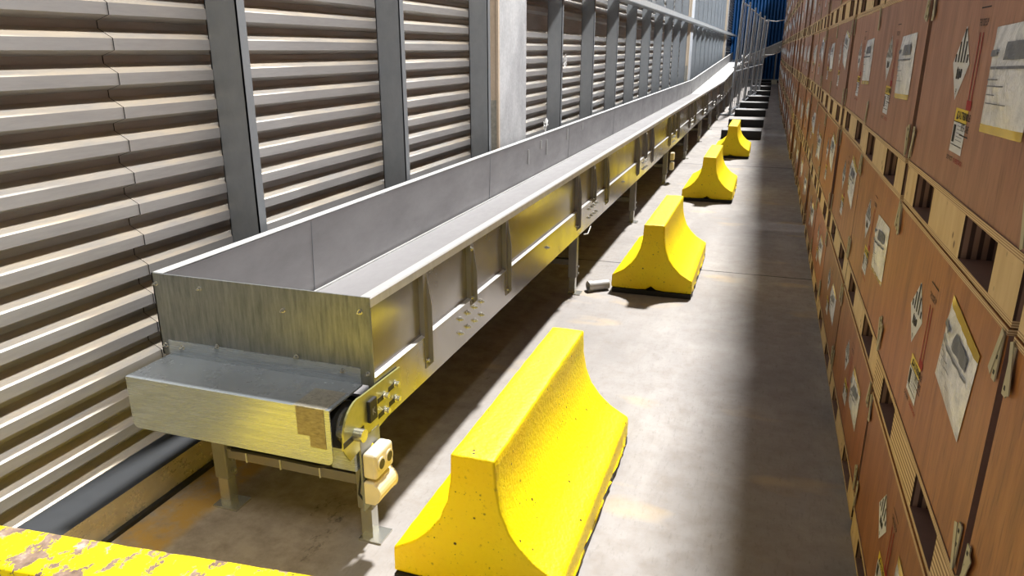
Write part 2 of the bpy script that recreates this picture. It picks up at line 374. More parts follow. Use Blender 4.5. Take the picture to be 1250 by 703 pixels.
mb.box(-2.16, -2.02, 6.9, 43.6, 2.36, 2.372, M['post']); mb.box(-2.16, -2.02, 6.9, 43.6, 2.45, 2.462, M['post']); mb.box(-2.16, -2.148, 6.9, 43.6, 2.372, 2.45, M['post']); mb.box(-2.032, -2.02, 6.9, 43.6, 2.372, 2.45, M['rim'])
tag(mb.build('wall_rail'), 'long grey steel rail running across the posts high on the left wall', 'rail')
# knots of white string tied to posts
for (y, z, l) in ((8.02, 1.60, 'scrap of white string tied to the first post beyond the near pillar'), (7.3, 0.99, 'white string knot on the ribbed wall just above the trough rim')):
    mb = MB(); p0 = Vector((-2.13, y, z))
    for k in range(7):
        q = [p0 + Vector((random.uniform(0, .03), random.uniform(-.05, .05), random.uniform(-.08, .06))) for _ in range(3)]
        mb.tube([p0] + q, 0.004, M['white'], 5)
    tag(mb.build('string_knot'), l, 'string')

# ================================================================== CONVEYOR
XN, XF, Y0, Y1, ZT = -1.19, -2.09, 2.038, 21.4, 0.92
cv = empty('belt_conveyor', (-1.64, Y0, 0)); tag(cv, 'long grey steel trough conveyor on legs along the ribbed wall', 'conveyor')
def P(mb, name, parent=cv, **kw):     # build at world coordinates, then shift into the parent's frame
    o = mb.build(name, parent, **kw); off = Vector((0,0,0)); q = parent
    while q: off += Vector(q.location); q = q.parent
    o.location = -off; return o
# near side panel: recessed upper web, lower web standing proud with a bright ledge
mb = MB()
mb.prism([(XN-0.018, 0.905), (XN-0.018, 0.640), (XN, 0.626), (XN, 0.445), (XN-0.03, 0.445), (XN-0.03, 0.451), (XN-0.006, 0.451), (XN-0.006, 0.622), (XN-0.024, 0.636), (XN-0.024, 0.905)], 'y', Y0+0.004, Y1, M['steel'])
P(mb, 'side_panel')
mb = MB(); mb.box(XN-0.022, XN+0.0015, Y0+0.004, Y1, 0.6265, 0.6285, M['rim'])  # paler strip paints the light caught on top of the ledge
mb.v = [(x, y, z + (0.012 if x < XN-0.01 else 0)) for x, y, z in mb.v]; P(mb, 'lit_ledge_strip')
mb = MB(); mb.prism([(XN-0.036, 0.905), (XN-0.036, 0.920), (XN-0.002, 0.920), (XN+0.003, 0.915), (XN+0.003, 0.885), (XN, 0.885), (XN, 0.914), (XN-0.004, 0.916), (XN-0.033, 0.916), (XN-0.033, 0.905)], 'y', Y0-0.003, Y1, M['rim']); P(mb, 'near_rim')
mb = MB(); mb.prism([(XF+0.001, 0.445), (XF+0.001, 0.915), (XF+0.004, 0.92), (XF+0.040, 0.92), (XF+0.044, 0.915), (XF+0.030, 0.56), (XF+0.022, 0.56), (XF+0.022, 0.445)], 'y', Y0+0.002, Y1, M['steel_belt']); P(mb, 'back_panel')
mb = MB(); mb.box(XF, XF+0.046, Y0, Y1, 0.9201, 0.9225, M['rim']); P(mb, 'far_rim')
mb = MB(); mb.box(XF+0.03, XN-0.036, Y0+0.003, Y1, 0.545, 0.556, M['steel_belt']); P(mb, 'belt')
mb = MB(); mb.box(XF+0.046, XF+0.056, Y0+0.003, Y1, 0.556, 0.566, M['rim']); P(mb, 'belt_edge_strip')
mb = MB(); mb.box(XN-0.030, XN-0.024, Y0+0.01, Y1, 0.53, 0.905, M['steel_belt']); P(mb, 'inner_panel')
for y in (3.0, 5.5, 8.0, 10.5, 13, 15.5, 18):
    mb = MB(); mb.box(XF+0.033, XF+0.045, y, y+0.002, 0.56, 0.914, M['post']); mb.v = [(x + (0 if z > .8 else -0.012), yy, z) for x, yy, z in mb.v]; P(mb, 'panel_joint')
for (y, z, h) in ((6.5, .80, .10), (6.9, .84, .05), (7.1, .83, .12), (7.9, .86, .09), (8.6, .86, .05)):
    mb = MB(); mb.box(XF+0.040, XF+0.047, y, y+0.012, z-h, z+0.03, M['rim']); P(mb, 'white_drip')
# end plate, angle strip, bolts
mb = MB(); mb.box(XF-0.002, XN+0.002, Y0-0.006, Y0, 0.60, 0.921, M['galv']); mb.box(XF-0.002, XF+0.004, Y0-0.006, Y0+0.03, 0.60, 0.921, M['galv']); P(mb, 'end_plate')
mb = MB(); mb.box(-2.055, -1.238, Y0-0.010, Y0-0.006, 0.602, 0.662, M['galv_smooth']); P(mb, 'angle_strip')
def bolt(x, y, z, ax, r=0.009, m='bolt', parent=cv, washer=True):
    mb = MB(); d = Vector(ax); p = Vector((x, y, z))
    if washer: mb.cyl(p, p+d*0.002, r*1.35, M[m], 14)
    mb.cyl(p+d*0.001, p+d*0.012, r*0.85, M[m], 6, smooth=False); mb.cyl(p+d*0.012, p+d*0.018, r*0.45, M[m], 8)
    return P(mb, 'bolt', parent)
for x, z in ((-1.878, .882), (-1.53, .838), (-2.075, .882), (-1.225, .868), (-1.21, .645), (-2.07, .64)): bolt(x, Y0-0.006, z, (0,-1,0), 0.007)
for x, z in ((-1.99, .64), (-1.83, .665), (-1.49, .672), (-1.305, .645)): bolt(x, Y0-0.010, z, (0,-1,0), 0.007)
# drive guard: a folded cover hanging under the end plate
mb = MB(); gy, x0, x1 = 1.822, -2.062, -1.235
mb.box(x0, x1, gy, Y0-0.006, 0.596, 0.602, M['galv_smooth'])
out = [(x0, 0.602)]; rr = 0.022
out = [(x1, 0.602), (x0, 0.602)] + [(x0+rr-rr*math.cos(a), 0.402+rr-rr*math.sin(a)) for a in [i*PI/8 for i in range(5)]] + [(x1-rr+rr*math.sin(a), 0.402+rr-rr*math.cos(a)) for a in [i*PI/8 for i in range(5)]]
mb.prism(out, 'y', gy-0.003, gy+0.001, M['galv_smooth'])
P(mb, 'drive_guard')
mb = MB(); mb.box(-1.315, -1.255, gy-0.0045, gy-0.003, 0.46, 0.601, M['brown_tape']); mb.box(-1.36, -1.315, gy-0.0045, gy-0.003, 0.50, 0.601, M['brown_tape']); P(mb, 'tape_patch')
mb = MB(); mb.box(-1.37, -1.25, gy-0.003, gy+0.13, 0.602, 0.6035, M['silver_tape']); P(mb, 'silver_residue')
# head drum and shaft behind the guard
mb = MB(); mb.cyl((XF+0.10, 1.925, 0.50), (XN-0.055, 1.925, 0.50), 0.082, M['block'], 28); mb.cyl((XN-0.055, 1.925, .50), (XN-0.045, 1.925, .50), 0.06, M['bolt'], 24); P(mb, 'head_drum')
mb = MB(); mb.box(XF+0.03, XN-0.04, 1.95, Y1, 0.455, 0.470, M['dark']); P(mb, 'return_belt')
# zinc bearing plate on the side
mb = MB(); arc = []
cy, cz, r = 1.905, 0.515, 0.100
for i in range(9):
    a = PI*0.42 + (PI*1.02-PI*0.42)*i/8; arc.append((cy+r*math.cos(a), cz+r*math.sin(a)))
pl = [(2.205, 0.602), (2.205, 0.470), (1.835, 0.422), (1.800, 0.478)] + arc[::-1]
mb.prism(pl, 'x', XN+0.004, XN+0.011, M['zinc']); bp = P(mb, 'bearing_plate'); tag(bp, 'yellow zinc bearing plate')
mb = MB(); mb.box(XN+0.011, XN+0.0125, 1.80, 1.93, 0.485, 0.505, M['dark']); P(mb, 'slot', bp)
for (y, z) in ((2.075, .545), (2.155, .553), (2.075, .487), (2.155, .495)):
    mb = MB(); mb.box(XN+0.011, XN+0.0122, y-0.045, y+0.005, z-0.009, z+0.009, M['dark']); P(mb, 'slot', bp)
mb = MB(); mb.cyl((XN-0.05, 1.875, 0.500), (XN+0.045, 1.875, 0.500), 0.022, M['bolt'], 20); P(mb, 'shaft_end', bp)
mb = MB(); mb.box(XN+0.011, XN+0.024, 1.955, 2.005, 0.500, 0.580, M['dark']); P(mb, 'black_plate', bp, bevel=0.002)
mb = MB(); text_mb(mb, 'K', 0.035, M['grey_ink'], lambda u, v: (XN+0.0245, 1.98+u, 0.525+v)); P(mb, 'plate_mark', bp)
for (y, z) in ((2.08, .548), (2.16, .556), (2.08, .490), (2.16, .498)):
    mb = MB(); p = Vector((XN+0.011, y, z)); mb.cyl(p, p+Vector((0.003,0,0)), .014, M['bolt'], 14); mb.cyl(p+Vector((.003,0,0)), p+Vector((.018,0,0)), .010, M['bolt'], 6, smooth=False); P(mb, 'bolt', bp)
# stiffeners on the side panel, bolts at the joints
def stiff(y, zb, hasjoint=False):
    mb = MB(); x = XN-0.018; zt = 0.885
    # folded strip: flat flange against the web plus a tapering fin
    mb.box(x, XN+0.003, y-0.006, y+0.028, zb, zt, M['steel_belt'])
    mb.add([(XN+0.003, y+0.022, zb), (XN+0.022, y+0.022, zb+0.02), (XN+0.022, y+0.022, zt-0.13), (XN+0.003, y+0.022, zt),
            (XN+0.003, y+0.026, zb), (XN+0.022, y+0.026, zb+0.02), (XN+0.022, y+0.026, zt-0.13), (XN+0.003, y+0.026, zt)],
           [(0,1,2,3), (7,6,5,4), (0,4,5,1), (1,5,6,2), (2,6,7,3), (3,7,4,0)], M['steel_belt'])
    s = P(mb, 'stiffener')
    off = Vector(s.matrix_world.translation)
    if hasjoint:
        pts = ((0.004, 0.635), (0.004, 0.862))
    else: pts = ((0.008, zb+0.03),)
    for dy, z in pts:
        mb = MB(); p = Vector((XN+0.003, y+dy, z)); mb.cyl(p, p+Vector((.002,0,0)), .010, M['bolt'], 12); mb.cyl(p+Vector((.002,0,0)), p+Vector((.010,0,0)), .007, M['bolt'], 6, smooth=False)
        b = mb.build('bolt', s)
MOD = 2.48
j = 0; y = 2.93
while y < Y1-0.3:
    stiff(y, 0.60, True)
    for dy in (-0.485, 0.48):
        if y+dy < Y1-0.1: stiff(y+dy, 0.495)
    if y < 11:
        for r_, z in ((0, .578), (1, .512)):
            for k in range(4): bolt(XN, y-0.13+0.085*k, z, (1,0,0), 0.010)
        bolt(XN, y+1.24, .560, (1,0,0), 0.010)
    else:
        mb = MB()
        for z in (.578, .512):
            for k in range(4): mb.cyl((XN, y-0.13+0.085*k, z), (XN+0.014, y-0.13+0.085*k, z), .010, M['bolt'], 6)
        P(mb, 'bolt_row')
    y += MOD; j += 1
# legs
def leg(x, y, zt=0.445, sgn=1):
    mb = MB(); mb.box(x-0.030, x+0.030, y-0.028, y+0.028, 0.125, zt, M['steel_belt']); lg = P(mb, 'leg', bevel=0.003)
    mb = MB(); mb.box(x-0.022, x+0.022, y-0.022, y+0.022, 0.008, 0.16, M['bolt']); P(mb, 'inner_tube', lg)
    mb = MB(); mb.box(x-0.045+0.02*sgn, x+0.065, y-0.045, y+0.045, 0, 0.008, M['bolt']); P(mb, 'foot_plate', lg)
    for z in (0.155, 0.205):
        mb = MB(); mb.cyl((x+0.03, y, z), (x+0.044, y, z), 0.009, M['bolt'], 6, smooth=False); P(mb, 'bolt', lg)
    return lg
ys = [2.02] + [5.02+MOD*k for k in range(7)]
for y in ys:
    leg(-1.235, y); leg(-1.86, y, sgn=0)
    mb = MB(); mb.box(-1.83, -1.265, y-0.016, y+0.016, 0.215, 0.255, M['steel']); P(mb, 'cross_bar')
for x in (-1.74, -1.59, -1.42):
    mb = MB(); mb.box(x-0.002, x+0.002, 2.0, 2.04, 0.212, 0.258, M['white']); P(mb, 'cable_tie')
mb = MB(); mb.tube([(-1.8, 2.0, .262), (-1.6, 1.995, .268), (-1.42, 2.0, .262), (-1.27, 2.0, .30), (-1.2, 1.96, .36)], 0.008, M['dark'], 8); P(mb, 'cable')
# junction box and two cream sockets at the corner
mb = MB(); mb.box(-1.30, -1.20, 1.90, 1.93, 0.335, 0.43, M['galv_smooth']); P(mb, 'mounting_plate', bevel=0.006)
mb = MB(); mb.box(-1.185, -1.178, 1.90, 2.03, 0.19, 0.46, M['post']); P(mb, 'socket_bracket')
def socket(zc, h, duplex):
    mb = MB(); x0_, x1_ = -1.178, -1.125; ya, yb = 1.90, 2.025
    if duplex:
        mb.box(x0_, x1_, ya, yb, zc-h/2, zc+h/2, M['cream'])
        o = P(mb, 'power_socket', bevel=0.012, seg=3)
        for yy in (1.935, 1.99):
            m2 = MB(); m2.cyl((x1_-0.004, yy, zc+0.002), (x1_+0.004, yy, zc+0.002), 0.024, M['cream'], 20); m2.cyl((x1_+0.0035, yy, zc+0.002), (x1_+0.0046, yy, zc+0.002), 0.018, M['cream_dark'], 20); P(m2, 'socket_hole', o)
        tag(o, 'cream double power socket')
    else:
        prof = [(x0_, zc-h/2), (x1_-0.012, zc-h/2)] + [(x1_-0.02+0.03*math.cos(a), zc+h*0.46*math.sin(a)) for a in [(-PI/2+PI*i/10) for i in range(1, 10)]] + [(x1_-0.012, zc+h/2), (x0_, zc+h/2)]
        mb.prism(prof, 'y', ya, yb, M['cream']); o = P(mb, 'socket_cover', bevel=0.003); tag(o, 'rounded cream socket cover')
socket(0.365, 0.095, True); socket(0.262, 0.085, False)
mb = MB(); mb.tube([(-1.21, 1.95, .46), (-1.20, 1.99, .43), (-1.175, 1.97, .40)], 0.007, M['sticker_yellow'], 8); mb.tube([(-1.20, 1.93, .33), (-1.21, 1.92, .24), (-1.2, 1.95, .18)], 0.004, M['dark'], 6); P(mb, 'wiring')
# small switch boxes further along, on the leg near y 10
mb = MB(); mb.box(-1.185, -1.13, 10.02, 10.12, 0.30, 0.40, M['cream']); mb.box(-1.185, -1.13, 10.02, 10.12, 0.17, 0.27, M['cream']); P(mb, 'power_socket', bevel=0.01)
mb = MB(); pts = [(-1.22, 5.02+0.10*math.sin(a), 0.47-0.06*math.cos(a*0.5)) for a in [i*PI/8 for i in range(9)]]; mb.tube([(-1.17, 5.05, .44), (-1.165, 5.16, .42), (-1.17, 5.27, .45)], 0.004, M['white'], 6); P(mb, 'cable_loop')

# rising conveyor beyond the joint
rc = empty('rising_conveyor', (-1.64, Y1+0.01, 0)); tag(rc, 'far rising length of pale trough conveyor beyond the joint', 'conveyor')
ye, rise = 42.0, 0.66
def sweep(mb, prof, m):     # outline in x-z swept from the joint up to the far end
    n = len(prof); a = Y1+0.012
    vs = [(x, a, z) for x, z in prof] + [(x, ye, z+rise) for x, z in prof]
    mb.add(vs, [(i, (i+1) % n, n+(i+1) % n, n+i) for i in range(n)] + [tuple(range(n))[::-1], tuple(range(n, 2*n))], m)
mb = MB(); sweep(mb, [(XN-.03, .92), (XN, .92), (XN, .445), (XN-.03, .445)], M['steel']); P(mb, 'side_panel', rc)
mb = MB(); sweep(mb, [(XF, .92), (XF+.04, .92), (XF+.04, .445), (XF, .445)], M['steel_belt']); P(mb, 'back_panel', rc)
mb = MB(); sweep(mb, [(XF, .9205), (XF+.045, .9205), (XF+.045, .926), (XF, .926)], M['rim']); sweep(mb, [(XN-.034, .9205), (XN+.003, .9205), (XN+.003, .926), (XN-.034, .926)], M['rim']); P(mb, 'rim', rc)
mb = MB(); sweep(mb, [(XF+.04, .556), (XN-.03, .556), (XN-.03, .545), (XF+.04, .545)], M['rim']); P(mb, 'belt', rc)
k = 0; y = Y1+0.4
while y < ye-0.3:
    dz = rise*(y-Y1)/(ye-Y1)
    mb = MB(); mb.box(XN+0.0005, XN+0.02, y, y+0.03, .50+dz, .88+dz, M['steel']); P(mb, 'stiffener', rc)
    if k % 3 == 1:
        for x in (-1.235, -1.86):
            mb = MB(); mb.box(x-.03, x+.03, y-.03, y+.03, 0, .445+dz, M['steel_belt']); mb.box(x-.05, x+.07, y-.05, y+.05, 0, .008, M['bolt']); P(mb, 'leg', rc)
    y += 0.82; k += 1
# cross conveyor along the blue wall
cc = empty('cross_conveyor', (0, 42.8, 0)); tag(cc, 'grey inclined conveyor rising to the right in front of the blue wall', 'conveyor')
def cross(xa, za, xb, zb, h, y0, y1, m, name):
    mb = MB(); vs = [(xa, y0, za), (xb, y0, zb), (xb, y0, zb+h), (xa, y0, za+h), (xa, y1, za), (xb, y1, zb), (xb, y1, zb+h), (xa, y1, za+h)]
    mb.add(vs, [(0,1,2,3), (7,6,5,4), (0,4,5,1), (1,5,6,2), (2,6,7,3), (3,7,4,0)], m); return P(mb, name, cc)
xa, xb, za, zb_, hh = -2.0, 1.5, 0.62, 2.19, 0.46
cross(xa, za, xb, zb_, hh, 42.35, 42.40, M['steel'], 'side_panel'); cross(xa, za, xb, zb_, hh, 43.10, 43.15, M['steel'], 'back_panel')
cross(xa, za+hh, xb, zb_+hh, 0.05, 42.32, 42.42, M['rim'], 'rim'); cross(xa, za+.1, xb, zb_+.1, 0.04, 42.40, 43.10, M['steel_belt'], 'belt')
for x in (-1.7, -0.9, 0.1, 1.2):
    z = za+(zb_-za)*(x-xa)/(xb-xa)
    for yy in (42.37, 43.12):
        mb = MB(); mb.box(x-.04, x+.04, yy-.03, yy+.03, 0, z+.05, M['steel_belt']); P(mb, 'leg', cc)

# ================================================================== CONCRETE BARRIERS
def barrier_mesh(L, mat, seed=0, n_len=26, notch=True):
    half = [(0.072, .52), (.076, .42), (.090, .345), (.118, .275), (.155, .225), (.205, .178), (.255, .148), (.288, .130), (.290, .035)]
    # resample rounded top corners
    prof = [(-x, z) for x, z in half[::-1]] ; prof += [(x, z) for x, z in half]
    fine = []
    for i in range(len(prof)-1):
        a, b = prof[i], prof[i+1]; k = max(1, int(math.dist(a, b)/0.03))
        for t in range(k): fine.append((a[0]+(b[0]-a[0])*t/k, a[1]+(b[1]-a[1])*t/k))
    fine.append(prof[-1])
    bot = [(.20, .035), (.10, .035), (.035, .04), (0, .066), (-.035, .04), (-.10, .035), (-.20, .035)] if notch else [(.1, .035), (-.1, .035)]
    ring = fine + bot; n = len(ring); rnd = random.Random(seed)
    bm = bmesh.new(); rows = []
    for i in range(n_len+1):
        y = L*i/n_len; row = []
        # slightly rounded ends
        for (x, z) in ring:
            j = 0.0012
            zz = z
            if notch and z < .08 and .06 < i/n_len < .94: zz = .035
            row.append(bm.verts.new((x+rnd.uniform(-j, j), y, zz+rnd.uniform(-j, j))))
        rows.append(row)
    for i in range(n_len):
        for k in range(n):
            k2 = (k+1) % n
            bm.faces.new((rows[i][k], rows[i][k2], rows[i+1][k2], rows[i+1][k]))
    bm.faces.new(rows[0][::-1]); bm.faces.new(rows[-1])
    bmesh.ops.recalc_face_normals(bm, faces=bm.faces)
    sharp = [e for e in bm.edges if len(e.link_faces) == 2 and e.calc_face_angle(0) > 0.9]
    bmesh.ops.bevel(bm, geom=sharp, offset=0.008, segments=2, profile=0.5, affect='EDGES')
    for f in bm.faces: f.smooth = len(f.verts) == 4
    me = bpy.data.meshes.new('barrier_block'); bm.to_mesh(me); bm.free(); me.materials.append(mat)
    return me
def barrier(x, y, rz, L, mat, label, seed):
    t = empty('concrete_barrier', (x, y, 0), rz)
    o = bpy.data.objects.new('barrier_block', barrier_mesh(L, mat, seed)); C.objects.link(o); o.parent = t
    mb = MB(); mb.box(-.282, .290, -.012, L-.01, 0.0, 0.0345, M['dark']); mb.build('base_slab', t)  # black slab filling the gap under the barrier block
    return tag(t, label, 'barrier', 'yellow concrete barriers down the aisle')
barrier(-0.750, 1.83, 0.0, 1.16, M['yellow'], 'large bright yellow concrete barrier nearest the camera, beside the conveyor end', 1)
barrier(-0.685, 5.15, 0.0, 1.20, M['yellow'], 'yellow concrete barrier second from the camera, beside the loose white pipe', 2)
barrier(-0.590, 8.85, 0.0, 1.25, M['yellow'], 'yellow concrete barrier third from the camera down the aisle', 3)
barrier(-0.525, 12.75, 0.0, 1.25, M['yellow'], 'small distant yellow concrete barrier, farthest along the aisle', 4)
wb = barrier(-0.86, 1.155, PI/2+0.105, 1.18, M['yellow_worn'], 'worn yellow concrete barrier with flaking paint at the bottom left', 5)

# loose pipe stub
mb = MB(); a, b = Vector((-1.135, 5.10, .036)), Vector((-1.01, 5.20, .036)); d = (b-a).normalized()
mb.cyl(a, b, .036, M['pvc'], 24, caps=False); mb.cyl(a, b, .030, M['pvc'], 24, caps=False); mb.cyl(a-d*.002, a+d*.03, .040, M['pvc'], 24, caps=False)
for p, r1, r2 in ((a-d*.002, .040, .030), (b, .036, .030)):
    e = d.orthogonal().normalized(); f = d.cross(e); n = 24
    vs = [p+(e*math.cos(2*PI*i/n)+f*math.sin(2*PI*i/n))*r for r in (r1, r2) for i in range(n)]
    mb.add(vs, [(i, (i+1) % n, n+(i+1) % n, n+i) for i in range(n)], M['pvc'])
tag(mb.build('pipe_stub'), 'short white plastic pipe piece lying on the floor by a conveyor leg', 'pipe')

# low dark blocks across the aisle
for i, (y, xr) in enumerate(((15.6, -.09), (18.2, -.08), (21.2, -.07), (24.3, -.03), (27.6, -.02), (31.4, 0.0), (35.6, 0.0), (39.4, 0.0))):
    mb = MB(); mb.box(-.86, xr, y, y+0.50, 0, .175, M['block'], mats=[None, None, None, None, None, M['blocktop']])  # top face in a paler grey than the sides
    o = mb.build('floor_block', bevel=0.01)
    tag(o, 'low black block with pale top, %s in the row beyond the last barrier' % cnt[i], 'block', 'low black blocks lying across the aisle')
mb = MB(); mb.box(-.02, .26, 41.9, 42.15, 0, .22, M['cream']); tag(mb.build('storage_box', bevel=.01), 'small pale box on the floor at the foot of the blue wall', 'box')

# fence panels
fp = [(-1.00, 21.3), (-0.90, 23.6), (-0.80, 26.0), (-0.69, 28.4), (-0.57, 30.8), (-0.45, 33.2)]
for i in range(5):
    (xa, ya), (xb, yb) = fp[i], fp[i+1]
    a, b = Vector((xa+.0, ya+.06, 0)), Vector((xb, yb-.06, 0)); H_ = 3.0 - 0.03*i; ln = 0.10
    t = empty('fence_panel', (xa, ya, 0))
    def V(t_, z): p = a.lerp(b, t_); return Vector((p.x + ln*z/3, p.y, z))
    for s, q in enumerate((0, 1)):
        mb = MB(); mb.tube([V(q, 0), V(q, H_)], .030, M['fence'], 10); P(mb, 'frame_post', t)
        mb = MB(); p = V(q, 0); mb.box(p.x-.25, p.x+.25, p.y-.05, p.y+.05, 0, .04, M['fence']); P(mb, 'foot', t)
    for z in (.12, 1.15, H_-.12):
        mb = MB(); mb.tube([V(0, z), V(1, z)], .018, M['fence'], 8); P(mb, 'rail', t)
    mb = MB()
    for k in range(1, 4): mb.tube([V(k/4, .12), V(k/6, H_-.12)], .010, M['fence'], 5)
    P(mb, 'mesh_infill', t)
    tag(t, 'grey galvanised fence panel, %s of the row standing past the last barrier' % cnt[i], 'fence', 'fence panels beyond the last barrier')
mb = MB(); mb.tube([(-1.02, 21.6, 1.25), (-0.93, 24.1, 1.28), (-.76, 27.4, 1.35), (-.72, 27.5, 1.5)], .018, M['white'], 6)
for k in range(6): mb.tube([(-.88, 24.4, 1.33), (-.86+random.uniform(-.1, .1), 24.4+random.uniform(-.4, .4), 1.33+random.uniform(-.22, .22))], .014, M['white'], 5)
tag(mb.build('tape_knot'), 'white tape tied in a knot across the fence panels', 'tape')
mb = MB(); mb.tube([(-.47, 33.2, 2.84), (-.05, 33.4, 2.80), (.245, 33.6, 2.86)], .012, M['white'], 6); tag(mb.build('upper_cord'), 'thin pale cord strung high from fence to crates', 'cord')
mb = MB(); mb.tube([(-.45, 33.2, 1.5), (-.05, 33.4, 1.52), (.20, 33.6, 1.62)], .012, M['white'], 6); tag(mb.build('lower_cord'), 'thin pale cord strung low from fence to crates', 'cord')

# ================================================================== CRATES
DEPTH, WID = 0.80, 1.205
def make_crate(body_h, pal_h, ply, style, detail, pouch_v):
    """local frame: y 0..WID along the aisle, x 0..DEPTH into the stack, z up from the skids' foot"""
    t = empty('plywood_crate')
    zb = pal_h; zt = pal_h + body_h
    mb = MB(); e = .012
    mb.box(0, e, 0, WID, zb, zt-.002, M[ply], mats=[None, None, M['deck'], M['deck'], M['deck'], M['deck']])
    mb.box(e, DEPTH, 0.004, WID-.004, zb+.002, zt-.012, M[ply])
    mb.build('body', t)
    mb = MB(); mb.box(-.003, DEPTH, -.001, WID+.001, zt-.012, zt, M['lam_edge'], mats=[None, None, None, None, None, M[ply]]); mb.build('lid', t)
    mb = MB(); mb.box(-.003, DEPTH, 0, WID, zb-.016, zb, M['lam_edge'], mats=[None]*4+[M['deck'], M['deck']]); mb.box(0, DEPTH, 0, WID, .0005, .014, M['lam_edge'], mats=[None]*4+[M['deck'], M['deck']]); mb.build('deck', t)
    fr = M['tan'] if style == 0 else M['lam_front']
    for (ya, yb) in ((0, .165), (.43, .79), (WID-.165, WID)):
        mb = MB()
        mb.box(0, DEPTH, ya, yb, .014, zb-.016, M['lam_side'], mats=[fr, M['lam_side'], M['lam_side'], M['lam_side'], None, None])
        mb.build('skid_block', t)
    # lettering and labels on the face x = 0; u runs towards the camera (-y), so the text reads from the aisle
    sc = body_h/.52
    def pl(u0, z0, off=-.0012): return lambda u, v: (off, WID-(u0+u), z0+v)
    uD, zD = .47, zb+.30*sc
    # document pouch
    pu, pv, pw, ph, tilt = pouch_v
    X = Matrix.Translation((0, WID-pu, zb+pv)) @ Matrix.Rotation(tilt, 4, 'X')
    mb = MB(); nx, nz = 14, 12; vs = []; rnd = random.Random(int(pu*1000)+int(pv*997))
    def bul(u, v): return max(0, math.sin(PI*u))**.5*max(0, math.sin(PI*v))**.5*(.011 + .004*math.sin(5*u+7*v+pu*9) + .0018*math.sin(31*u+17*v*v+pu*50))
    for i in range(nx+1):
        for k in range(nz+1):
            u = i/nx; v = k/nz; bulge = bul(u, v)
            vs.append(tuple(X @ Vector((-.002-bulge, -pw*(u-.5), ph*(v-.5)))))
    idx = lambda i, k: i*(nz+1)+k
    q = [(idx(i, k), idx(i+1, k), idx(i+1, k+1), idx(i, k+1)) for i in range(nx) for k in range(nz)]
    gold_at = 0 if pouch_v[4] <= 0 else nz-1
    fp_ = [f for n_, f in enumerate(q) if (n_ % nz) != gold_at]; fg = [f for n_, f in enumerate(q) if (n_ % nz) == gold_at]
    mb.add(vs, fp_, M['pouch'], True); mb.add(vs, fg, M['gold'], True)
    po = mb.build('document_pouch', t)
    if detail:
        mb = MB()
        def prt(u0, u1, v0, v1, m='grey_ink'):
            n_ = 8
            for a_ in range(n_):
                ua = u0+(u1-u0)*a_/n_; ub = u0+(u1-u0)*(a_+1)/n_
                def pp(u, v):
                    return tuple(X @ Vector((-.0046-bul(u, v), -pw*(u-.5), ph*(v-.5))))
                m_ = max(1, int((v1-v0)/.03))
                for b_ in range(m_):
                    va = v0+(v1-v0)*b_/m_; vb = v0+(v1-v0)*(b_+1)/m_; mb.add([pp(ua, va), pp(ub, va), pp(ub, vb), pp(ua, vb)], [(0,1,2,3)], M[m])
        prt(.12, .9, .60, .625); prt(.45, .85, .68, .84); prt(.1, .5, .50, .512); prt(.1, .6, .44, .452); prt(.12, .4, .36, .37); prt(.12, .7, .28, .29); prt(.1, .3, .72, .78)
        mb.build('printing', po)
    # dangerous-goods diamond: striped upper half, battery group lower half
    s = .088*sc; mb = MB(); P2 = pl(uD, zD, -.0010)
    mb.add([P2(0, s), P2(-s, 0), P2(0, -s), P2(s, 0)], [(0,1,2,3)], M['paper'])
    P3 = pl(uD, zD, -.0018)
    for k in range(-2, 3):
        xa = k*s*.34; hw = s*.075; top = s-abs(xa)-s*.07
        if top > s*.05: mb.add([P3(xa-hw, s*.03), P3(xa+hw, s*.03), P3(xa+hw, top), P3(xa-hw, top)], [(0,1,2,3)], M['black_ink'])
    for (ua, ub, va, vb) in ((-.30, -.10, -.42, -.14), (-.05, .12, -.42, -.20), (.16, .32, -.38, -.14), (-.26, -.18, -.14, -.09), (-.02, .06, -.2, -.14)):
        mb.add([P3(ua*s, va*s), P3(ub*s, va*s), P3(ub*s, vb*s), P3(ua*s, vb*s)], [(0,1,2,3)], M['black_ink'])
    if detail: text_mb(mb, '9', s*.24, M['black_ink'], lambda u, v: P3(u, v-s*.84))
    mb.build('hazard_label', t)
    # this-side-up mark
    uA, zA = uD+.155, zD-.005; mb = MB(); P4 = pl(uA, zA, -.0012)
    def rect(ua, ub, va, vb, m): mb.add([P4(ua, va), P4(ub, va), P4(ub, vb), P4(ua, vb)], [(0,1,2,3)], M[m])
    h = .075*sc
    for c_ in (-.014, .014): rect(c_-.0035, c_+.0035, -h, h, 'red_ink')
    rect(-.024, .024, -h-.022*sc, -h, 'red_ink')
    rect(-.042, .042, h+.052*sc, h+.055*sc, 'black_ink'); rect(-.042, .042, -h-.083*sc, -h-.080*sc, 'black_ink')
    if detail:
        text_mb(mb, 'THIS SIDE UP', .022, M['black_ink'], lambda u, v: P4(u, v+h+.014*sc), .62)
        text_mb(mb, 'HANDLE', .023, M['black_ink'], lambda u, v: P4(u, v-h-.046*sc), .8); text_mb(mb, 'WITH CARE', .023, M['black_ink'], lambda u, v: P4(u, v-h-.072*sc), .62)
    else:
        rect(-.035, .035, h+.012, h+.032, 'black_ink'); rect(-.035, .035, -h-.07*sc, -h-.03*sc, 'black_ink')
    mb.build('side_up_mark', t)
    # yellow caution sticker and stencilled line
    uS, zS = uD+.10, zD-.155*sc; mb = MB(); a_, b_ = .062, .052*sc; P5 = pl(uS, zS, -.0010); P6 = pl(uS, zS, -.0018)
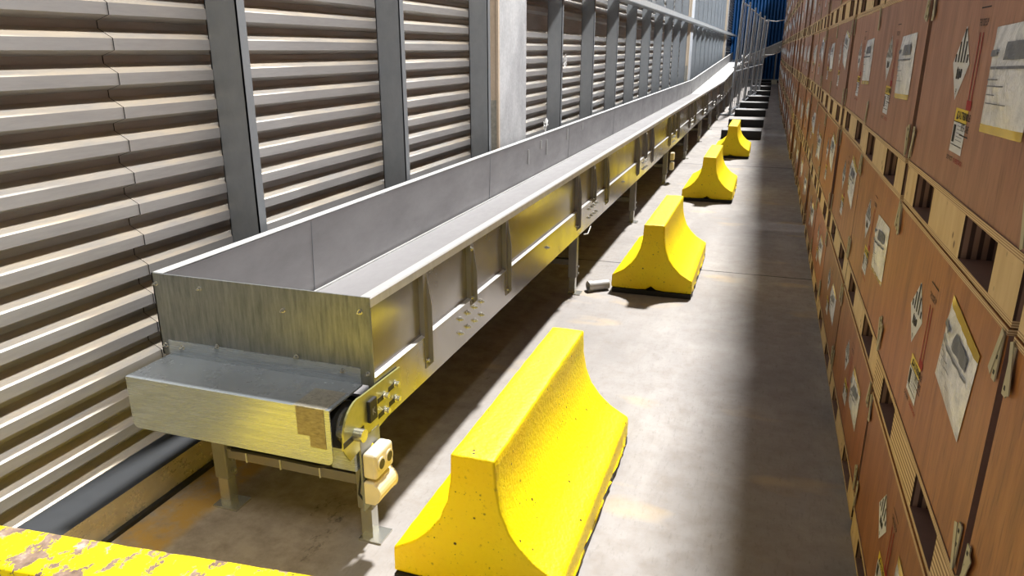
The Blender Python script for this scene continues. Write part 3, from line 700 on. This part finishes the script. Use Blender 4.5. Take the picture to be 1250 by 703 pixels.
    mb.add([P5(-a_, -b_), P5(a_, -b_), P5(a_, b_*.4), P5(-a_, b_*.4)], [(0,1,2,3)], M['paper']); mb.add([P5(-a_, b_*.4), P5(a_, b_*.4), P5(a_, b_), P5(-a_, b_)], [(0,1,2,3)], M['sticker_yellow'])
    def r6(ua, ub, va, vb, m='black_ink'): mb.add([P6(ua, va), P6(ub, va), P6(ub, vb), P6(ua, vb)], [(0,1,2,3)], M[m])
    r6(-a_, a_, b_*.37, b_*.41); r6(-a_*.85, -a_*.45, -b_*.55, b_*.25); r6(-a_*.9, a_*.9, -b_*.68, -b_*.64)
    for k in range(5): r6(-a_*.25, a_*.75, b_*(.22-.16*k), b_*(.25-.16*k), 'grey_ink')
    mb.add([P6(-a_*.7, b_*.5), P6(-a_*.4, b_*.5), P6(-a_*.55, b_*.9)], [(0,1,2)], M['black_ink'])
    if detail: text_mb(mb, 'CAUTION', .026, M['black_ink'], lambda u, v: P6(u+.014, v+b_*.54), .85)
    else: r6(-a_*.3, a_*.7, b_*.58, b_*.82)
    mb.build('caution_sticker', t)
    mb = MB(); P7 = pl(uS, zS-b_-.022*sc, -.0012)
    if detail:
        text_mb(mb, 'DO NOT', .016, M['black_ink'], lambda u, v: P7(u-.045, v)); text_mb(mb, 'OVERSTACK', .016, M['red_ink'], lambda u, v: P7(u+.045, v))
    else: mb.add([P7(-.08, 0), P7(.08, 0), P7(.08, .01), P7(-.08, .01)], [(0,1,2,3)], M['black_ink'])
    mb.build('stencil_line', t)
    if detail:
        # perforated metal brackets at the four front corners
        for (yy, sy) in ((0, 1), (WID, -1)):
            for (zz, sz) in ((zb, 1), (zt, -1)):
                mb = MB(); mb.box(-.006, -.0035, min(yy+sy*.006, yy+sy*.026), max(yy+sy*.006, yy+sy*.026), min(zz+sz*.012, zz+sz*.105), max(zz+sz*.012, zz+sz*.105), M['bracket'])
                o_ = [(yy+sy*.030, zz+sz*.100), (yy+sy*.048, zz+sz*.092), (yy+sy*.016, zz+sz*.004), (yy+sy*.002, zz+sz*.010)]
                mb.add([(-.008, p_[0], p_[1]) for p_ in o_] + [(-.0062, p_[0], p_[1]) for p_ in o_], [(0,1,2,3), (7,6,5,4), (0,4,5,1), (1,5,6,2), (2,6,7,3), (3,7,4,0)], M['bracket'])
                for zz2 in (.03, .06, .09): mb.box(-.0066, -.0059, yy+sy*.017-.004, yy+sy*.017+.004, zz+sz*zz2-.004, zz+sz*zz2+.004, M['black_ink'])
                mb.build('corner_bracket', t)
    return t
# prototypes: (body height, pallet height) per tier kind
PV0 = (.84, .262, .30, .21, 0.0); PV1 = (.95, .345, .29, .19, .10)
protos = {}
def proto(low, ply, style, detail, v):
    k = (low, ply, style, detail, v)
    if k not in protos:
        bh, ph = (.455, .12) if low else (.52, .133)
        t = make_crate(bh, ph, ply, style, detail, ((.905, .275, .30, .215, -.03), (.93, .335, .27, .21, .16), (.86, .22, .28, .20, .05))[v] if not low else (.86, .23, .26, .17, .04))
        protos[k] = [t, False]
    p = protos[k]
    if not p[1]: p[1] = True; return p[0]
    return copy_tree(p[0])
cols = []; y = 0.185
while y < 41.6:
    cols.append(y); k = len(cols)
    y += 1.2425 + (0.28 if k in (6, 13, 19) else 0.0)
    if y + 1.2 > 41.8: break
tiern = ['on the floor', 'second up from the floor', 'third up from the floor', 'fourth up from the floor', 'fifth up from the floor', 'sixth up from the floor', 'seventh up from the floor', 'eighth up from the floor', 'topmost of nine (unseen, added for its shadow)']
def colname(c):
    if c == 0: return 'the cut-off stack at the right edge'
    return 'the %s full stack from the camera' % cnt[c-1] if c <= 12 else None
for c, y in enumerate(cols):
    xo = 0.0
    if y > 9: xo = -min(.13, (y-9)*.0085)
    for tr in range(9):  # top tier is out of view, added to push the stack's shadow outward
        if c == 0 and tr > 4: pass
        low = tr == 0
        z = 0.0 if tr == 0 else .5805 + .6545*(tr-1)
        detail = y < 9
        ply = 'ply_orange' if (tr < 2 or (tr == 2 and c % 4 == 3)) and not (tr == 2) or random.random() < .15 else 'ply'
        if c == 1: ply = 'ply_orange' if tr < 2 else 'ply'
        v = {2: 0, 1: 1}.get(tr, random.choice((0, 1, 2))) if c == 1 else random.choice((0, 1, 2))
        t = proto(low, ply, 1 if (tr == 1 and c == 1) else 0, detail, v if not low else 0)
        jx = random.uniform(-.008, .012) if c > 1 else 0; jy = random.uniform(-.012, .012) if c > 1 else 0
        if tr == 0 and c == 1: jy -= .035
        t.location = (.44 + xo + jx, y + jy, z)
        if colname(c):
            tone = 'orange-brown' if ply == 'ply_orange' else 'reddish-brown'
            lab = '%s plywood crate %s in %s' % (tone, tiern[tr], colname(c)); grp = 'plywood crates in the long stack'
            tag(t, lab, 'crate', grp)
        else:
            tag(t, 'plywood crate %s in the distant part of the long stack' % tiern[tr], 'crate', 'distant plywood crates %s' % tiern[tr])
